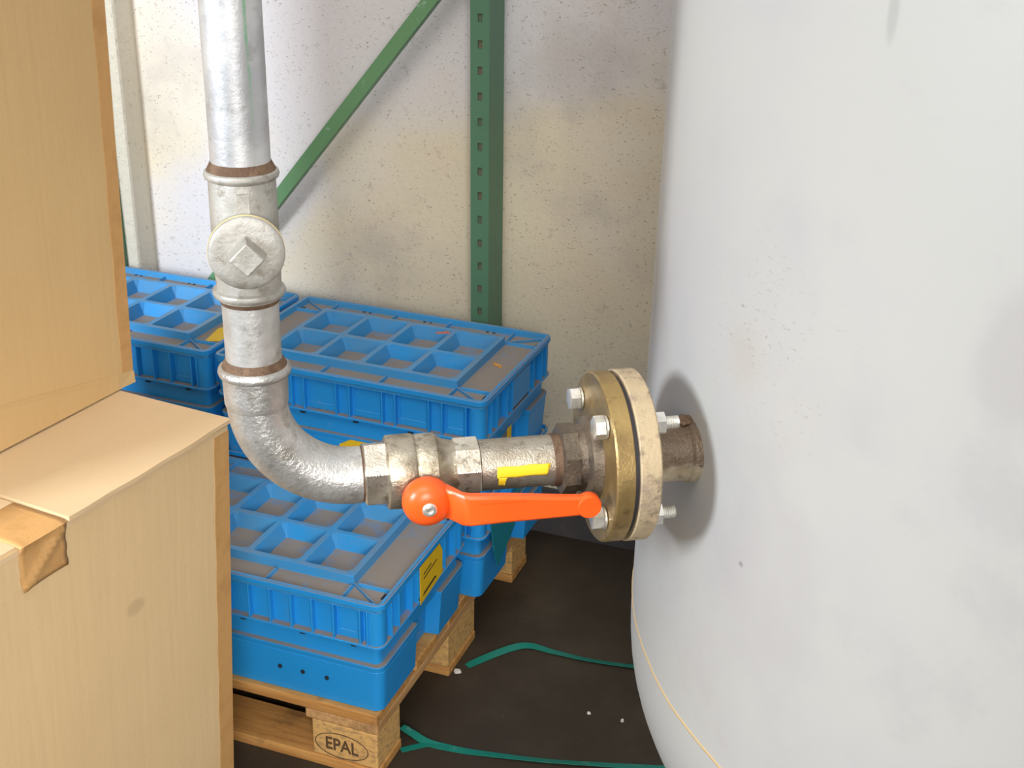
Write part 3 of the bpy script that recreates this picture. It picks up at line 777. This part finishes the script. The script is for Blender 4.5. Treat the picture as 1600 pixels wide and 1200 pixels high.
# lever : hub, cranked neck, tapering bar, round end
def lever():
    bm = bmesh.new()
    lathe(bm, [(.0455, .017), (.0470, .0225), (.0520, .0272), (.0600, .0284), (.0680, .0270), (.0745, .0225), (.0785, .0160), (.0800, .0085), (.0802, .002)], fs, 48)
    # bar outline swept: stations (s along pipe from stem, e offset out, half width, z centre, thickness)
    st = [(.004, .0600, .0170, .000, .020), (.018, .0640, .0185, -.000, .020), (.028, .0740, .0185, -.001, .017), (.036, .0860, .0190, -.001, .013), (.044, .0900, .0188, -.001, .013),
          (.080, .0900, .0170, -.002, .0125), (.120, .0900, .0148, -.004, .012), (.150, .0895, .0130, -.006, .0115), (.168, .0890, .0122, -.007, .011), (.174, .0890, .0120, -.007, .010)]
    L = []
    for s_, e_, h_, zc_, th in st:
        o = S0 + D * s_ + UPV * zc_; row = []
        prof_ = [(-h_, -th / 2 + .002), (-h_ + .002, -th / 2), (h_ - .002, -th / 2), (h_, -th / 2 + .002), (h_, th / 2 - .003), (h_ - .003, th / 2), (-h_ + .003, th / 2), (-h_, th / 2 - .003)]
        for q, w_ in prof_: row.append(bm.verts.new(o + UPV * q + NN * (e_ + w_ - .004)))
        L.append(row)
    for a_, b_ in zip(L, L[1:]):
        for k in range(8): bm.faces.new((a_[k], a_[(k + 1) % 8], b_[(k + 1) % 8], b_[k]))
    bm.faces.new(L[0]); bm.faces.new(L[-1][::-1])
    E = frame(S0 + D * .1795 + UPV * -.0075, NN, (0, 0, 1))
    lathe(bm, [(.078, .0130), (.080, .0142), (.0905, .0142), (.0925, .0130)], E, 36)
    # low raised lines of the grip
    for z_, l0, l1 in ((.0095, .055, .105), (-.0135, .055, .100)):
        t = bmesh.new(); bx(t, l0, l1, -.0008, .0008, -.001, .0006); m_ = frame(S0 + UPV * z_ + NN * (.0925), D, NN); xform(t, m_)
        me = bpy.data.meshes.new('t'); t.to_mesh(me); t.free(); bm.from_mesh(me); bpy.data.meshes.remove(me)
    return bm
bm = lever(); inv(bm, valve); lev = obj('lever_handle', bm, M_orange, valve, smooth=38)
lev['label'] = 'bright orange-red lever handle'
bm = bmesh.new(); lathe(bm, [(.0785, .0085), (.0815, .0082), (.0832, .0065), (.0836, .0040), (.0815, .0036), (.0812, .001)], fs, 32); inv(bm, valve); obj('screw', bm, M_bolt, lev, smooth=35)

# flanged connector
froot = A + D * .33
fl = tag(empty('pipe_flange', froot), 'brassy round pipe flange with bolts and a steel nipple marked by yellow tape', 'flange')
bm = bmesh.new(); lathe(bm, [(.2470, PR - .0002), (.3440, PR - .0002)], fh, 64); inv(bm, fl); nip = obj('nipple', bm, M_nipple, fl, smooth=40)
bm = bmesh.new(); lathe(bm, [(.3330, .0302), (.3335, .0312), (.3430, .0312), (.3435, .0302)], fh, 64, cap=False); inv(bm, fl); obj('pipe_thread', bm, M_rust, fl, smooth=40)
# yellow mark : a bent sheet on the nipple, with a leg down at its left end
def mark():
    bm = bmesh.new()
    def P(s_, a_, r=PR + .0007): return bm.verts.new(A + D * s_ + (NN * math.cos(a_) + UPV * math.sin(a_)) * r)
    ns, na = 24, 6
    def patch(s0, s1, a0, a1, skew=0):
        G = []
        for i in range(ns + 1):
            s_ = s0 + (s1 - s0) * i / ns; row = []
            j_ = .0006 * math.sin(i * 2.1)
            for j in range(na + 1):
                aa = a0 + (a1 - a0) * j / na + .015 * math.sin(i * .5) * (1 if j in (0, na) else 0)
                row.append(P(s_ + j_ * (1 if i in (0, ns) else 0) + (.002 * (j - 3) / 3 if i == ns else 0), aa + skew * i / ns))
            G.append(row)
        for i in range(ns):
            for j in range(na): bm.faces.new((G[i][j], G[i + 1][j], G[i + 1][j + 1], G[i][j + 1]))
    patch(.2640, .3250, -.10, .34, .03); patch(.2660, .2740, -.48, -.08)
    return bm
bm = mark(); inv(bm, fl); o = obj('yellow_tape', bm, M_ytape, nip, smooth=60); s_ = o.modifiers.new('s', 'SOLIDIFY'); s_.thickness = .0006
o['label'] = 'bright yellow tape mark'
bm = bmesh.new(); hexa(bm, .3425, .3625, .0425, fh, R_(30 - 10), ch=.002, poly=8)
lathe(bm, [(.3600, .0385), (.3700, .0400), (.3740, .0480), (.3840, .0510), (.3880, .0510)], fh, 64)
inv(bm, fl); obj('threaded_hub', bm, M_hub, fl, smooth=30)
FR, F0, F1, F2, F3 = .1015, .3860, .4080, .4135, .4390
bm = bmesh.new(); lathe(bm, [(F0, .046), (F0, FR - .002), (F0 + .002, FR), (F1 - .001, FR), (F1, FR - .001), (F1, .03)], fh, 96); inv(bm, fl); obj('flange_disc', bm, M_flange, fl, smooth=30)
bm = bmesh.new(); lathe(bm, [(F1, .05), (F1, FR - .0055), (F2, FR - .0055), (F2, .05)], fh, 96); inv(bm, fl); obj('gasket', bm, M_rubber, fl, smooth=30)
BC = .0785
for k in range(4):
    a_ = R_(45 + 90 * k + 7)
    c_ = A + (NN * math.cos(a_) + UPV * math.sin(a_)) * BC
    fm_ = frame(c_, D, (0, 0, 1))
    bm = bmesh.new(); rot = R_(10 + 25 * k)
    lathe(bm, [(F0 - .0035, .0135), (F0 - .001, .0135)], fm_, 24)
    hexa(bm, F0 - .0165, F0 - .0035, .0138, fm_, rot, ch=.0012)
    lathe(bm, [(F3 - .02, .0072)] + [(F3 + .001 + .0011 * j, .0078 if j % 2 else .0070) for j in range(28)], fm_, 20)
    hexa(bm, F3 + .0008, F3 + .0145, .0138, fm_, rot + .3, ch=.0012)
    inv(bm, fl); o = obj('bolt', bm, M_bolt, fl, smooth=32)

# ------------------------------------------------------------------ tank
TC = Vector((1.168, .179, 0)); TR = .748; ZS = .529
tank = tag(empty('storage_tank', TC), 'huge grey-white round storage tank with smudged paint at the right', 'tank')
bm = bmesh.new(); prof = []
for k in range(25):
    t_ = math.cos(PI / 2 * k / 24); prof.append((ZS - .33 * t_, max(TR * max(1 - t_ ** 3.1, 0) ** (1 / 3.1), .001)))
prof += [(ZS + .01 + (2.3 - ZS) * k / 12, TR) for k in range(13)]
for k in range(1, 17):
    a_ = PI / 2 * k / 16; prof.append((2.31 + .36 * math.sin(a_), max(TR * math.cos(a_), .001)))
lathe(bm, prof, frame((0, 0, 0), (0, 0, 1), (0, -1, 0)), 160); obj('tank_shell', bm, M_tank, tank, smooth=60)
bm = bmesh.new()
nn_ = 160; mm = 8; L = []
for i in range(nn_):
    a_ = 2 * PI * i / nn_; wob = .0012 * math.sin(a_ * 23) + .0006 * math.sin(a_ * 71)
    L.append([bm.verts.new(((TR - .0004 + .0016 * math.cos(2 * PI * j / mm)) * math.cos(a_), (TR - .0004 + .0016 * math.cos(2 * PI * j / mm)) * math.sin(a_), ZS + wob + .0020 * math.sin(2 * PI * j / mm))) for j in range(mm)])
for i in range(nn_):
    a_, b_ = L[i], L[(i + 1) % nn_]
    for j in range(mm): bm.faces.new((a_[j], a_[(j + 1) % mm], b_[(j + 1) % mm], b_[j]))
tag(obj('seam_bead', bm, M_weld, tank, smooth=60), 'thin ochre seam line')
bm = bmesh.new(); lathe(bm, [(0, .42), (.24, .42), (.24, .41), (0, .41)], frame((0, 0, 0), (0, 0, 1), (0, -1, 0)), 64, cap=False); obj('base_ring', bm, M_tank, tank, smooth=40)
bm = bmesh.new(); lathe(bm, [(F3 - .005, .037), (.497, .0375), (.500, .0400), (.545, .0405)], fh, 64); inv(bm, tank)
noz = obj('nozzle', bm, M_nozzle, tank, smooth=35)
bm = bmesh.new(); lathe(bm, [(F2, .03), (F2, FR - .0005), (F2 + .0015, FR + .001), (F3 - .002, FR + .001), (F3, FR - .001), (F3, .036)], fh, 96); inv(bm, tank); obj('nozzle_flange', bm, M_flange2, noz, smooth=30)
# lump of grime on top of the nozzle
bm = bmesh.new(); bmesh.ops.create_icosphere(bm, subdivisions=3, radius=1)
for v in bm.verts: v.co *= 1 + .12 * math.sin(v.co.x * 5 + v.co.y * 7) ; v.co.x *= .010; v.co.y *= .013; v.co.z *= .004
xform(bm, Matrix.Translation(A + D * .4955 + UPV * .0395)); inv(bm, tank); obj('grime_lump', bm, M_rust, noz, smooth=60)
